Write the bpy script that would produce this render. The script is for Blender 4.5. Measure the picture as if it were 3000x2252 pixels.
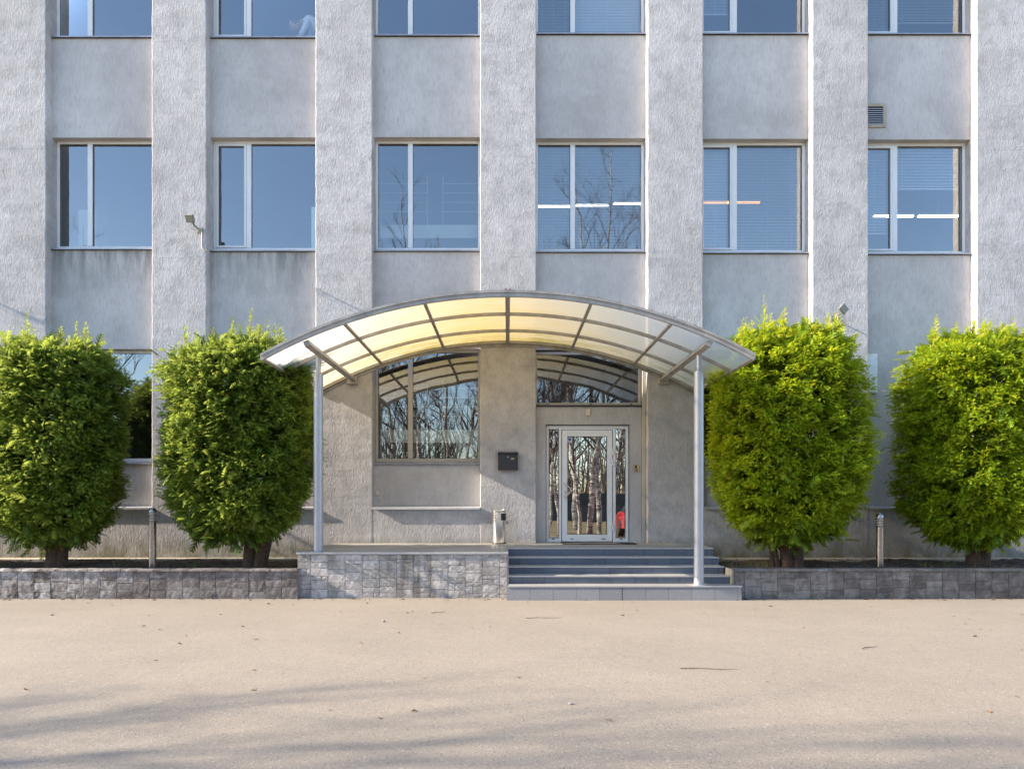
import bpy, bmesh, math, random
import numpy as np
from mathutils import Vector, Matrix
R = math.radians
random.seed(7); rng = np.random.default_rng(7)
for o in list(bpy.data.objects): bpy.data.objects.remove(o, do_unlink=True)
scene = bpy.context.scene
col = scene.collection

# ------------------------------------------------------------------ camera, sky, sun, exposure
cam_d = bpy.data.cameras.new('camera'); cam = bpy.data.objects.new('camera', cam_d); col.objects.link(cam)
cam.location = (0, -13.66, 1.477); cam.rotation_euler = (R(90), 0, 0)
cam_d.sensor_width = 36; cam_d.lens = 26.4; cam_d.shift_x = .004; cam_d.shift_y = .112
cam_d.clip_start = .1; cam_d.clip_end = 1500
scene.camera = cam
SUN_A, SUN_E = R(5.0), R(26.5)          # angle to the facade, elevation
to_sun = Vector((-math.cos(SUN_E)*math.cos(SUN_A), -math.cos(SUN_E)*math.sin(SUN_A), math.sin(SUN_E)))
world = bpy.data.worlds.new('World'); scene.world = world; world.use_nodes = True
wn = world.node_tree; bg = wn.nodes['Background']; bg.inputs['Strength'].default_value = .15
sky = wn.nodes.new('ShaderNodeTexSky'); sky.sky_type = 'NISHITA'; sky.sun_disc = False
sky.sun_elevation = SUN_E; sky.sun_rotation = math.atan2(to_sun.x, to_sun.y) % (2*math.pi)
sky.air_density = 1.0; sky.dust_density = .6; sky.ozone_density = 1.8; sky.altitude = 50
wn.links.new(sky.outputs[0], bg.inputs[0])
sl = bpy.data.lights.new('sun', 'SUN'); sl.energy = 4.6; sl.angle = R(.53); sl.color = (1, .86, .68)
so = bpy.data.objects.new('sun', sl); col.objects.link(so)
so.rotation_euler = (-to_sun).to_track_quat('-Z', 'Y').to_euler()
scene.view_settings.view_transform = 'Standard'; scene.view_settings.look = 'None'
scene.view_settings.exposure = 1.55; scene.view_settings.gamma = 1; scene.view_settings.use_curve_mapping = False
scene.render.engine = 'CYCLES'
scene.cycles.max_bounces = 8; scene.cycles.transparent_max_bounces = 24
scene.cycles.caustics_reflective = False; scene.cycles.caustics_refractive = False

# ------------------------------------------------------------------ materials
class NT:
    def __init__(s, name):
        s.m = bpy.data.materials.new(name); s.m.use_nodes = True
        s.t = s.m.node_tree; s.p = s.t.nodes['Principled BSDF']; s.out = s.t.nodes['Material Output']
        s.tc = None
    def n(s, typ, **kw):
        x = s.t.nodes.new('ShaderNode'+typ)
        for k, v in kw.items():
            if k.startswith('i_'):
                x.inputs[k[2:].replace('_', ' ')].default_value = v
            else: setattr(x, k, v)
        return x
    def l(s, a, b): s.t.links.new(a, b)
    def coord(s, scale=(1, 1, 1), kind='Object'):
        if kind == 'World':
            g = s.n('NewGeometry'); src = g.outputs['Position']
        else:
            if s.tc is None: s.tc = s.n('TexCoord')
            src = s.tc.outputs[kind]
        mp = s.n('Mapping'); mp.inputs['Scale'].default_value = scale; s.l(src, mp.inputs[0]); return mp.outputs[0]
    def noise(s, vec, scale=5, detail=4, rough=.5, dist=0):
        x = s.n('TexNoise'); s.l(vec, x.inputs['Vector'])
        x.inputs['Scale'].default_value = scale; x.inputs['Detail'].default_value = detail
        x.inputs['Roughness'].default_value = rough; x.inputs['Distortion'].default_value = dist
        return x.outputs['Fac']
    def ramp(s, fac, stops):
        x = s.n('ValToRGB'); s.l(fac, x.inputs[0]); e = x.color_ramp.elements
        while len(e) < len(stops): e.new(.5)
        for i, (p, c) in enumerate(stops):
            e[i].position = p; e[i].color = (c if len(c) == 4 else (*c, 1)) if isinstance(c, tuple) else (c, c, c, 1)
        return x.outputs[0]
    def mix(s, fac, a, b, mode='MIX'):
        x = s.n('Mix', data_type='RGBA', blend_type=mode)
        for i, v in ((0, fac), (6, a), (7, b)):
            if hasattr(v, 'is_output') or isinstance(v, bpy.types.NodeSocket): s.l(v, x.inputs[i])
            else: x.inputs[i].default_value = v if i == 0 else (*v, 1)
        return x.outputs[2]
    def math(s, op, a, b=0, clamp=False):
        x = s.n('Math', operation=op, use_clamp=clamp)
        for i, v in enumerate((a, b)):
            if isinstance(v, bpy.types.NodeSocket): s.l(v, x.inputs[i])
            else: x.inputs[i].default_value = v
        return x.outputs[0]
    def sep(s, vec):
        x = s.n('SeparateXYZ'); s.l(vec, x.inputs[0]); return x.outputs
    def bump(s, h, strength=.5, dist=.01, prev=None):
        x = s.n('Bump'); s.l(h, x.inputs['Height']); x.inputs['Strength'].default_value = strength
        x.inputs['Distance'].default_value = dist
        if prev is not None: s.l(prev, x.inputs['Normal'])
        s.l(x.outputs[0], s.p.inputs['Normal']); return x.outputs[0]
    def base(s, c):
        if isinstance(c, tuple): s.p.inputs['Base Color'].default_value = (*c, 1)
        else: s.l(c, s.p.inputs['Base Color'])
    def set(s, **kw):
        for k, v in kw.items(): s.p.inputs[k.replace('_', ' ')].default_value = v
        return s
M = {}
def simple(name, c, rough=.6, metal=0, var=.12, nscale=12, bump=0, spec=.5):
    t = NT(name); v = t.coord(kind='World')
    f = t.noise(v, nscale, 5, .6)
    a = tuple(min(1, x*(1-var)) for x in c); b = tuple(min(1, x*(1+var)) for x in c)
    t.base(t.ramp(f, [(.3, a), (.7, b)])); t.set(Roughness=rough, Metallic=metal)
    t.p.inputs['Specular IOR Level'].default_value = spec
    if bump: t.bump(t.noise(v, nscale*6, 3, .6), .4, bump)
    M[name] = t.m; return t

def stucco(name, c, rough_relief, moss):
    t = NT(name); w = t.coord(kind='World')
    big = t.noise(w, .55, 6, .62); strk = t.noise(t.coord((2.5, 2.5, .9), 'World'), 1.6, 8, .72, .2)
    med = t.noise(w, 3.2, 6, .68)
    c1 = t.ramp(big, [(.3, tuple(x*.78 for x in c)), (.5, c), (.7, tuple(min(1, x*1.14) for x in c))])
    c2 = t.mix(t.ramp(strk, [(.5, 0.0), (.8, .4)]), c1, tuple(x*.62 for x in c))
    c2 = t.mix(t.ramp(med, [(.46, 0.0), (.68, .65 if rough_relief else .3)]), c2, tuple(x*.6 for x in c))
    # vertical comb grain in the render itself
    fine = t.noise(t.coord((1, 1, .22) if rough_relief else (1, 1, .1), 'World'), 52 if rough_relief else 75, 4, .6, .6 if rough_relief else .1)
    c2 = t.mix(t.ramp(fine, [(.3, .5), (.5, 0.0)]), c2, tuple(x*.55 for x in c))
    z = t.sep(w)[2]
    # hairline cracks along the casting joints
    zz = t.math('FRACT', t.math('ADD', t.math('DIVIDE', z, 1.97), t.math('MULTIPLY', t.noise(w, 1.1, 4, .6), .05)))
    cr = t.math('MULTIPLY', t.math('LESS_THAN', zz, .0035 if rough_relief else -1), t.ramp(t.noise(w, .8, 2, .5), [(.5, 0.0), (.56, .45)]), True)
    c2 = t.mix(cr, c2, (.12, .11, .11))
    if moss:   # damp green-brown foot of the wall
        low = t.math('SUBTRACT', 1, t.math('DIVIDE', t.math('SUBTRACT', z, .38), .42), True)
        f = t.math('MULTIPLY', t.math('POWER', low, .7), t.ramp(t.noise(t.coord((1.2, 1.2, .6), 'World'), 2.6, 5, .7), [(.3, .3), (.58, 1.0)]), True)
        c2 = t.mix(t.math('MULTIPLY', f, .9), c2, (.13, .115, .05))
    t.base(c2); t.set(Roughness=.93); t.p.inputs['Specular IOR Level'].default_value = .15
    if rough_relief:
        h = t.noise(t.coord((1, 1, .42), 'World'), 36, 5, .62, .7)
        h2 = t.noise(t.coord((1, 1, .5), 'World'), 9, 3, .5)
        b = t.bump(h2, .35, .02); t.bump(h, .95, .013, b)
    else:
        h = t.noise(t.coord((1, 1, .10), 'World'), 60, 4, .6, .2)
        h2 = t.noise(t.coord((1, 1, .3), 'World'), 14, 3, .5)
        b = t.bump(h2, .3, .008); t.bump(h, .6, .005, b)
    M[name] = t.m; return t
stucco('rough_stucco', (.525, .512, .525), True, True)
stucco('combed_stucco', (.565, .54, .535), False, False)
# stained combed stucco under two of the sills
t = stucco('stained_stucco', (.565, .54, .535), False, False)
old = t.p.inputs['Base Color'].links[0].from_socket
w = t.coord(kind='World'); z = t.sep(w)[2]
top = t.math('SUBTRACT', 1, t.math('DIVIDE', t.math('SUBTRACT', 6.02, z), .85), True)
f = t.math('MULTIPLY', top, t.ramp(t.noise(t.coord((6, 1, .9), 'World'), 1.1, 6, .7), [(.36, 0.0), (.62, 1.0)]), True)
t.base(t.mix(t.math('MULTIPLY', f, .85), old, (.19, .20, .19)))

simple('frame_white', (.76, .77, .79), .35, 0, .05, 3)
simple('frame_beige', (.45, .42, .37), .45, .0, .07, 3)
simple('door_white', (.86, .86, .87), .3, 0, .04, 3)
simple('sill_metal', (.33, .33, .37), .42, .5, .2, 5)
simple('ledge_metal', (.70, .70, .73), .35, .5, .12, 5)
simple('gasket', (.03, .03, .035), .6)
simple('canopy_steel', (.36, .345, .325), .5, .25, .25, 6)
simple('pole_paint', (.40, .42, .46), .38, .35, .06, 6)
simple('rust', (.19, .075, .03), .9, 0, .4, 30)
simple('bollard_steel', (.38, .36, .36), .24, .95, .12, 20)
simple('bin_steel', (.80, .79, .78), .26, 1, .1, 20)
simple('black_plastic', (.02, .02, .024), .4, 0, .2)
simple('mailbox_paint', (.028, .028, .036), .42, 0, .2, 20)
simple('brass', (.55, .42, .22), .4, .8, .1)
simple('trim', (.50, .51, .53), .4, .4, .08, 6)
simple('mortar', (.20, .19, .19), .95, 0, .25, 20, .003)
simple('interior_wall', (.38, .40, .42), .8, 0, .06, 1)
simple('interior_dark', (.10, .12, .15), .8, 0, .1, 1)
simple('pale_board', (.84, .88, .86), .6, 0, .04, 1)
simple('blind', (.72, .76, .82), .5, 0, .05, 2)
simple('wire_white', (.75, .77, .78), .5)
simple('concrete', (.40, .36, .29), .95, 0, .2, 8, .003)
simple('roof_felt', (.08, .08, .08), .9)
simple('bark', (.085, .052, .035), .95, 0, .4, 30, .01)
simple('twig', (.10, .075, .055), .9, 0, .3, 20)
simple('shoot', (.36, .22, .10), .8, 0, .2, 20)
simple('fence_dark', (.05, .055, .06), .8)
simple('car_red', (.55, .012, .02), .16, 0, .02, 1); M['car_red'].node_tree.nodes['Principled BSDF'].inputs['Coat Weight'].default_value = 1
simple('car_glass', (.02, .025, .03), .05)
simple('tyre', (.02, .02, .02), .85)
simple('shirt', (.82, .84, .88), .8, 0, .03); simple('skin', (.5, .29, .2), .6); simple('hair', (.06, .04, .03), .7); simple('trousers', (.04, .05, .08), .8)
simple('sticker_white', (.75, .78, .82), .4); simple('sticker_blue', (.03, .13, .35), .4)
simple('leaf_litter', (.20, .115, .055), .9, 0, .5, 9)
simple('grey_box', (.72, .76, .80), .5)
simple('mat_rubber', (.03, .03, .032), .9)
simple('lamp_grey', (.24, .245, .22), .45, .3, .08)
simple('cable', (.72, .62, .5), .5)
simple('fig_tube', (.8, .8, .8), .5)

# tube lamps: lit
t = NT('lit_tube'); t.base((.9, .9, .9)); t.p.inputs['Emission Color'].default_value = (1, .93, .82, 1); t.p.inputs['Emission Strength'].default_value = 3; M['lit_tube'] = t.m
t = NT('lit_tube_warm'); t.base((.9, .7, .3)); t.p.inputs['Emission Color'].default_value = (1, .38, .06, 1); t.p.inputs['Emission Strength'].default_value = 1.6; M['lit_tube_warm'] = t.m

def glass(name, base, tint, wav=.0012):
    t = NT(name); t.t.nodes.remove(t.p)
    tr = t.n('BsdfTransparent'); tr.inputs[0].default_value = (*tint, 1)
    gl = t.n('BsdfGlossy'); gl.inputs['Roughness'].default_value = 0; gl.inputs[0].default_value = (.96, .98, 1, 1)
    fr = t.n('Fresnel'); fr.inputs[0].default_value = 1.5
    fac = t.math('ADD', base, t.math('MULTIPLY', fr.outputs[0], 1-base), True)
    mx = t.n('MixShader'); t.l(fac, mx.inputs[0]); t.l(tr.outputs[0], mx.inputs[1]); t.l(gl.outputs[0], mx.inputs[2])
    b = t.n('Bump'); b.inputs['Strength'].default_value = .5; b.inputs['Distance'].default_value = wav*6
    t.l(t.noise(t.coord(kind='World'), 1.3, 1, .4), b.inputs['Height']); t.l(b.outputs[0], gl.inputs['Normal'])
    t.l(mx.outputs[0], t.out.inputs[0]); M[name] = t.m
glass('window_glass', .21, (.74, .79, .80)); glass('door_glass', .48, (.5, .53, .55), .0006)

# polycarbonate sheet: milky, yellowed, algae along its low edges
t = NT('polycarbonate'); t.t.nodes.remove(t.p)
w = t.coord(kind='World'); s = t.sep(w)
yy = t.math('DIVIDE', t.math('ADD', s[1], 3.23), 3.2, True)             # 0 front, 1 at the wall
ctr = t.math('SUBTRACT', 1, t.math('DIVIDE', t.math('ABSOLUTE', t.math('ADD', s[0], .35)), 2.6), True)
n1 = t.noise(t.coord((.5, 2.4, .5), 'World'), 2.2, 6, .65, .5)
yl = t.math('ADD', t.math('MULTIPLY', yy, .42), t.math('MULTIPLY', ctr, .62))
yl = t.math('MULTIPLY', yl, t.ramp(n1, [(.25, .55), (.7, 1.15)]), True)
c1 = t.ramp(yl, [(0.05, (.62, .62, .59)), (.4, (.68, .59, .40)), (.85, (.70, .53, .22))])
alg = t.math('MULTIPLY', t.ramp(yy, [(.60, 0.0), (.92, 1.0)]), t.ramp(t.noise(t.coord((.8, 3, .8), 'World'), 1.6, 6, .7), [(.45, 0.0), (.66, .9)]), True)
c1 = t.mix(alg, c1, (.33, .27, .05))
tl = t.n('BsdfTranslucent'); t.l(c1, tl.inputs[0])
df = t.n('BsdfDiffuse'); t.l(c1, df.inputs[0])
tr = t.n('BsdfTransparent'); t.l(c1, tr.inputs[0])
gl = t.n('BsdfGlossy'); gl.inputs['Roughness'].default_value = .25
m1 = t.n('MixShader'); m1.inputs[0].default_value = .30; t.l(tl.outputs[0], m1.inputs[1]); t.l(df.outputs[0], m1.inputs[2])
m2 = t.n('MixShader'); m2.inputs[0].default_value = .22; t.l(m1.outputs[0], m2.inputs[1]); t.l(tr.outputs[0], m2.inputs[2])
m3 = t.n('MixShader'); m3.inputs[0].default_value = .05; t.l(m2.outputs[0], m3.inputs[1]); t.l(gl.outputs[0], m3.inputs[2])
t.l(m3.outputs[0], t.out.inputs[0]); M['polycarbonate'] = t.m

# asphalt
t = NT('asphalt'); w = t.coord(kind='World')
g1 = t.noise(w, 90, 3, .7); g2 = t.noise(w, .5, 5, .6); g3 = t.noise(t.coord((.35, 1.6, 1), 'World'), .9, 5, .65, .8)
c1 = t.ramp(g2, [(.3, (.262, .226, .186)), (.7, (.305, .263, .216))])
c1 = t.mix(t.ramp(g3, [(.5, 0.0), (.75, .35)]), c1, (.22, .19, .165))
vo = t.n('TexVoronoi'); t.l(w, vo.inputs['Vector']); vo.inputs['Scale'].default_value = 85
c1 = t.mix(t.ramp(vo.outputs['Color'], [(.12, .5), (.2, 0.0)]), c1, (.09, .085, .09))
c1 = t.mix(t.ramp(vo.outputs['Color'], [(.80, 0.0), (.9, .5)]), c1, (.46, .42, .37))
c1 = t.mix(t.ramp(g1, [(.35, .3), (.5, 0.0)]), c1, (.16, .14, .12))
t.base(c1); t.set(Roughness=.88); t.p.inputs['Specular IOR Level'].default_value = .25
b = t.bump(t.noise(w, 2.2, 4, .6), .35, .03); b = t.bump(vo.outputs['Distance'], .4, .004, b); M['asphalt'] = t.m
simple('dry_grass', (.22, .17, .07), .95, 0, .4, 3, .02)
simple('soil', (.055, .040, .028), .97, 0, .5, 14, .02)

def tile(name, c, var=.12):
    t = NT(name); w = t.coord(kind='World'); oi = t.n('ObjectInfo')
    f = t.noise(w, 120, 3, .7); g = t.noise(w, 1.7, 5, .6)
    cc = t.ramp(f, [(.35, tuple(x*.8 for x in c)), (.65, tuple(min(1, x*1.18) for x in c))])
    cc = t.mix(t.ramp(g, [(.45, 0.0), (.75, .3)]), cc, tuple(x*.6 for x in c))
    k = t.math('ADD', 1-var, t.math('MULTIPLY', oi.outputs['Random'], 2*var))
    x = t.n('Mix', data_type='RGBA', blend_type='MULTIPLY'); x.inputs[0].default_value = 1; t.l(cc, x.inputs[6]); t.l(k, x.inputs[7])
    t.base(x.outputs[2]); t.set(Roughness=.5); M[name] = t.m
tile('tile_tread', (.34, .325, .30)); tile('tile_riser', (.110, .130, .165)); tile('tile_foot', (.22, .222, .23))

def stone(name, light, dark, amt, stain=None, scale=1.0):
    t = NT(name); w = t.coord(kind='World'); oi = t.n('ObjectInfo')
    a = t.noise(w, 7*scale, 7, .7, .6); b = t.noise(t.coord((1, 1, .25), 'World'), 3.3*scale, 6, .65)
    f = t.math('ADD', t.math('MULTIPLY', a, .55), t.math('MULTIPLY', b, .45))
    f = t.math('ADD', f, t.math('MULTIPLY', t.math('SUBTRACT', oi.outputs['Random'], .5), .10))
    cc = t.ramp(f, [(.5-amt*.8, dark), (.5+.02, tuple((x+y)/2 for x, y in zip(light, dark))), (.5+amt*.75, light)])
    if name == 'stone_worn':
        g0 = t.ramp(t.math('ADD', t.math('DIVIDE', t.math('ADD', t.sep(w)[0], 9), 6), t.math('MULTIPLY', t.math('SUBTRACT', b, .5), 1.6), True), [(.25, 0.0), (.62, .72)])
        cc = t.mix(g0, cc, (.13, .115, .11))
    if stain:
        sx = t.sep(w)
        st = t.math('MULTIPLY', t.math('SUBTRACT', 1, t.math('DIVIDE', t.math('ABSOLUTE', t.math('ADD', sx[0], 1.42)), .62), True),
                    t.ramp(t.noise(t.coord((7, 1, .8), 'World'), 1.2, 5, .6), [(.45, 0.0), (.6, 1.0)]), True)
        cc = t.mix(t.math('MULTIPLY', st, .8), cc, stain)
    t.base(cc); t.set(Roughness=.9); t.p.inputs['Specular IOR Level'].default_value = .25
    q = t.bump(t.noise(t.coord((1, 1, 1.9), 'World'), 15, 8, .7, 1.2), 1.0, .022); M[name] = t.m
stone('stone_light', (.56, .535, .52), (.29, .275, .265), .12, (.13, .115, .085))
stone('stone_worn', (.62, .59, .58), (.115, .095, .085), .10)
stone('stone_dark', (.29, .27, .255), (.10, .09, .083), .16)

def foliage(name, dark, mid, tip):
    t = NT(name); at = t.n('Attribute', attribute_name='tint')
    c = t.ramp(at.outputs['Fac'], [(0.0, dark), (.5, mid), (1.0, tip)])
    t.base(c); t.set(Roughness=.5); t.p.inputs['Specular IOR Level'].default_value = .35
    tl = t.n('BsdfTranslucent'); t.l(t.mix(.5, c, tuple(min(1, x*1.3) for x in tip)), tl.inputs[0])
    mx = t.n('MixShader'); mx.inputs[0].default_value = .48
    t.l(t.p.outputs[0], mx.inputs[1]); t.l(tl.outputs[0], mx.inputs[2]); t.l(mx.outputs[0], t.out.inputs[0]); M[name] = t.m
foliage('thuja_green', (.028, .065, .010), (.13, .235, .028), (.52, .58, .11))
foliage('thuja_sunlit', (.028, .072, .008), (.23, .38, .018), (.78, .80, .04))  # sunlit yellow put into the leaf colour of the two right bushes
# birch bark
t = NT('birch_bark'); w = t.coord(kind='World')
bd = t.noise(t.coord((3, 3, 22), 'World'), 1.0, 3, .6, .3); lowm = t.sep(w)[2]
c1 = t.ramp(bd, [(.42, (.05, .04, .035)), (.5, (.55, .50, .44)), (.7, (.68, .63, .56))])
t.base(t.mix(t.ramp(t.noise(w, 2.4, 4, .7), [(.5, 0.0), (.62, .8)]), c1, (.14, .11, .09))); t.set(Roughness=.8); M['birch_bark'] = t.m

# ------------------------------------------------------------------ mesh helpers
class MB:
    def __init__(s): s.v = []; s.f = []; s.mi = []
    def add(s, vs, fs, mi=0):
        k = len(s.v); s.v += [tuple(v) for v in vs]; s.f += [tuple(i+k for i in f) for f in fs]; s.mi += [mi]*len(fs); return s
    def box(s, x0, x1, y0, y1, z0, z1, mi=0):
        return s.add([(x0,y0,z0),(x1,y0,z0),(x1,y1,z0),(x0,y1,z0),(x0,y0,z1),(x1,y0,z1),(x1,y1,z1),(x0,y1,z1)],
                     [(3,2,1,0),(4,5,6,7),(0,1,5,4),(1,2,6,5),(2,3,7,6),(3,0,4,7)], mi)
    def tube(s, pts, r, n=8, mi=0, cap=True):
        pts = [Vector(p) for p in pts]; rs = r if isinstance(r, (list, tuple)) else [r]*len(pts)
        vs = []; up = None
        for i, p in enumerate(pts):
            d = (pts[min(i+1, len(pts)-1)]-pts[max(i-1, 0)]).normalized()
            if up is None: up = Vector((0, 0, 1)) if abs(d.z) < .9 else Vector((1, 0, 0))
            a = d.cross(up).normalized(); b = a.cross(d).normalized(); up = b
            for k in range(n):
                t = 2*math.pi*k/n; vs.append(p+a*(math.cos(t)*rs[i])+b*(math.sin(t)*rs[i]))
        fs = []
        for i in range(len(pts)-1):
            for k in range(n): fs.append((i*n+k, i*n+(k+1)%n, (i+1)*n+(k+1)%n, (i+1)*n+k))
        if cap: fs += [tuple(range(n-1, -1, -1)), tuple(range((len(pts)-1)*n, len(pts)*n))]
        return s.add(vs, fs, mi)
    def lathe(s, prof, n=24, c=(0, 0, 0), mi=0):
        vs = []; fs = []
        for (r, z) in prof:
            for k in range(n):
                t = 2*math.pi*k/n; vs.append((c[0]+r*math.cos(t), c[1]+r*math.sin(t), c[2]+z))
        for i in range(len(prof)-1):
            for k in range(n): fs.append((i*n+k, i*n+(k+1)%n, (i+1)*n+(k+1)%n, (i+1)*n+k))
        fs.append(tuple(range(n-1, -1, -1))); fs.append(tuple(range((len(prof)-1)*n, len(prof)*n)))
        return s.add(vs, fs, mi)
    def build(s, name, mats, parent=None, loc=None, smooth=False, bevel=0):
        me = bpy.data.meshes.new(name); me.from_pydata(s.v, [], s.f)
        if not isinstance(mats, (list, tuple)): mats = [mats]
        for m in mats: me.materials.append(M[m])
        if len(mats) > 1: me.polygons.foreach_set('material_index', s.mi)
        bm = bmesh.new(); bm.from_mesh(me)
        bmesh.ops.recalc_face_normals(bm, faces=bm.faces)
        if bevel: bmesh.ops.bevel(bm, geom=bm.edges[:], offset=bevel, segments=1, affect='EDGES')
        bm.to_mesh(me); bm.free()
        if smooth:
            me.polygons.foreach_set('use_smooth', [True]*len(me.polygons))
            me.set_sharp_from_angle(angle=R(35))
        return link(name, me, parent, loc)
def link(name, data, parent=None, loc=None):
    o = bpy.data.objects.new(name, data); col.objects.link(o)
    if parent: o.parent = parent
    if loc: o.location = loc
    return o
def tag(o, label=None, cat=None, group=None, kind=None):
    if label: o['label'] = label
    if cat: o['category'] = cat
    if group: o['group'] = group
    if kind: o['kind'] = kind
    return o
def empty(name, loc=(0, 0, 0), label=None, cat=None, group=None, rz=0):
    o = link(name, None, None, loc); o.rotation_euler.z = rz; o.empty_display_size = .2
    return tag(o, label, cat, group)
def box(name, mat, x0, x1, y0, y1, z0, z1, parent=None, bevel=0):
    return MB().box(x0, x1, y0, y1, z0, z1).build(name, mat, parent, bevel=bevel)
def copy_tree(o, parent=None):
    c = o.copy(); col.objects.link(c); c.parent = parent
    for ch in list(o.children): copy_tree(ch, c)
    return c

# ------------------------------------------------------------------ ground
tag(box('asphalt_yard', 'asphalt', -90, 90, -15.6, -2.0, -.3, 0), kind='structure')
tag(box('grass_verge', 'dry_grass', -400, 400, -400, -15.6, -.3, .03), kind='structure')
tag(box('ground', 'dry_grass', -400, 400, -15.6, 400, -.6, -.05), kind='structure')
def soil(name, x0, x1):
    nx, ny = int((x1-x0)*9), 14; vs = []; fs = []
    for j in range(ny+1):
        for i in range(nx+1):
            x = x0+(x1-x0)*i/nx; y = -2.40+(2.40-.42)*j/ny
            z = .405+.022*math.sin(x*3.1+y*2)+.03*(random.random()-.5)-(.035 if j == 0 else 0)
            vs.append((x, y, z))
    for j in range(ny):
        for i in range(nx): k = j*(nx+1)+i; fs.append((k, k+1, k+nx+2, k+nx+1))
    o = MB().add(vs, fs).build(name, 'soil'); tag(o, kind='structure')
soil('soil_bed', -14, -3.18); soil('soil_bed', 3.35, 14)
for x0, x1 in ((-14, -3.18), (3.35, 14)):
    tag(box('concrete_path', 'concrete', x0, x1, -.42, -.003, .2, .418), kind='structure')

# ------------------------------------------------------------------ building
EDGES = [(-12.53, -11.52), (-9.52, -8.41), (-6.48, -5.49), (-3.50, -2.47), (-.505, .51), (2.54, 3.55), (5.54, 6.555), (8.53, 9.55), (11.55, 12.55)]
PY, SY, WY = 0.0, .19, .37      # pilaster front, spandrel front, window plane
BACK = .48
B = empty('office_building', (0, .3, 0), 'grey stuccoed office building with tall projecting pilasters and recessed windows', 'building')
B.location = (0, 0, 0)
def pilaster(x0, x1, z0=.3, z1=15):
    n = int((z1-z0)/.07); vs = []; fs = []; jl = jr = 0
    for i in range(n+1):
        z = z0+(z1-z0)*i/n
        jl = .6*jl+random.uniform(-.0035, .0035); jr = .6*jr+random.uniform(-.0035, .0035)
        c = .012
        vs += [(x0+jl*.3, BACK, z), (x0+jl, PY+c, z), (x0+c+jl, PY+jl*.4, z), (x1-c+jr, PY+jr*.4, z), (x1+jr, PY+c, z), (x1+jr*.3, BACK, z)]
    for i in range(n):
        for k in range(5): a = i*6+k; fs.append((a, a+1, a+7, a+6))
    return MB().add(vs, fs).build('pilaster', 'rough_stucco', B)
for a, b in EDGES: pilaster(a, b)
SILL = [2.17, 6.09, 10.05]; HEAD = [4.235, 8.13, 12.1]
dS = {1: [.0, .03, 0, 0, -.02, -.04, -.06, 0], 2: [0, -.03, -.035, 0, .03, .03, .025, 0]}
dH = [0, .01, .015, .02, 0, -.01, -.025, 0]
MUL = [.65, .62, .66, .65, .695, .67, .655, .65]
CASE = [0, 0, 1, 0, 0, 1, 1, 0]
def spandrel(x0, x1, z0, z1, mat='combed_stucco'):
    return MB().box(x0-.01, x1+.01, SY, BACK-.03, z0, z1).build('spandrel', mat, B)
def blind(win, x0, x1, z0, z1, y, close=.55):
    mb = MB(); n = int((z1-z0)/.028)
    for i in range(n):
        z = z1-i*.028; a = close
        mb.add([(x0, y-.012*(1-a), z-.012*a), (x1, y-.012*(1-a), z-.012*a), (x1, y+.012*(1-a), z+.012*a), (x0, y+.012*(1-a), z+.012*a)], [(0, 1, 2, 3)])
    for k in range(3):
        xx = x0+(x1-x0)*(.12+.38*k); mb.tube([(xx, y, z0), (xx, y, z1)], .0025, 4)
    mb.box(x0, x1, y-.015, y+.015, z0-.02, z0)
    o = mb.build('blind', 'blind', win); o['kind'] = 'stuff'; return o
def window(x0, x1, z0, z1, mul, casement, fm='frame_white', blinds=None):
    w = empty('window'); w.parent = B
    y0, y1 = WY-.035, WY+.035
    F = .05
    f = MB().box(x0, x0+F, y0, y1, z0, z1).box(x1-F, x1, y0, y1, z0, z1).box(x0+F, x1-F, y0, y1, z1-F, z1).box(x0+F, x1-F, y0, y1, z0, z0+F+.015)
    f.build('frame', fm, w, bevel=.004)
    xm = x0+mul
    box('mullion', fm, xm-.045, xm+.045, y0-.006, y1, z0+F+.0155, z1-F-.0005, w, bevel=.004)
    panes = [(x0+F, xm-.045), (xm+.045, x1-F)]
    for i, (a, b) in enumerate(panes):
        za, zb = z0+F+.015, z1-F
        if i == 0 and casement:
            q = .042
            MB().box(a+.004, a+q, y0-.012, y1-.01, za+.004, zb-.004).box(b-q, b-.004, y0-.012, y1-.01, za+.004, zb-.004).box(a+q, b-q, y0-.012, y1-.01, zb-q, zb-.004).box(a+q, b-q, y0-.012, y1-.01, za+.004, za+q).build('sash', fm, w, bevel=.004)
            a += q; b -= q; za += q; zb -= q
        MB().box(a, a+.005, WY-.012, WY-.004, za, zb).box(b-.005, b, WY-.012, WY-.004, za, zb).box(a+.005, b-.005, WY-.012, WY-.004, za, za+.005).box(a+.005, b-.005, WY-.012, WY-.004, zb-.005, zb).build('gasket', 'gasket', w)
        MB().add([(a, WY, za), (b, WY, za), (b, WY, zb), (a, WY, zb)], [(0, 1, 2, 3)]).build('pane', 'window_glass', w)
        if blinds and blinds[i]:
            lo, cl = blinds[i]
            blind(w, a+.01, b-.01, za+(zb-za)*lo, zb-.01, WY+.09, cl)
    # sheet metal sill, sloping out and turned down
    s = MB(); e = SY-.045
    s.add([(x0-.0, WY-.03, z0+.004), (x1+.0, WY-.03, z0+.004), (x1, e, z0-.03), (x0, e, z0-.03), (x1, e, z0-.052), (x0, e, z0-.052), (x1, e+.012, z0-.052), (x0, e+.012, z0-.052), (x1, e+.012, z0-.035), (x0, e+.012, z0-.035), (x1, WY-.03, z0-.006), (x0, WY-.03, z0-.006)],
          [(0, 1, 2, 3), (3, 2, 4, 5), (5, 4, 6, 7), (7, 6, 8, 9), (9, 8, 10, 11), (11, 10, 1, 0)]).build('sill', 'sill_metal', w)
    return w
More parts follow.
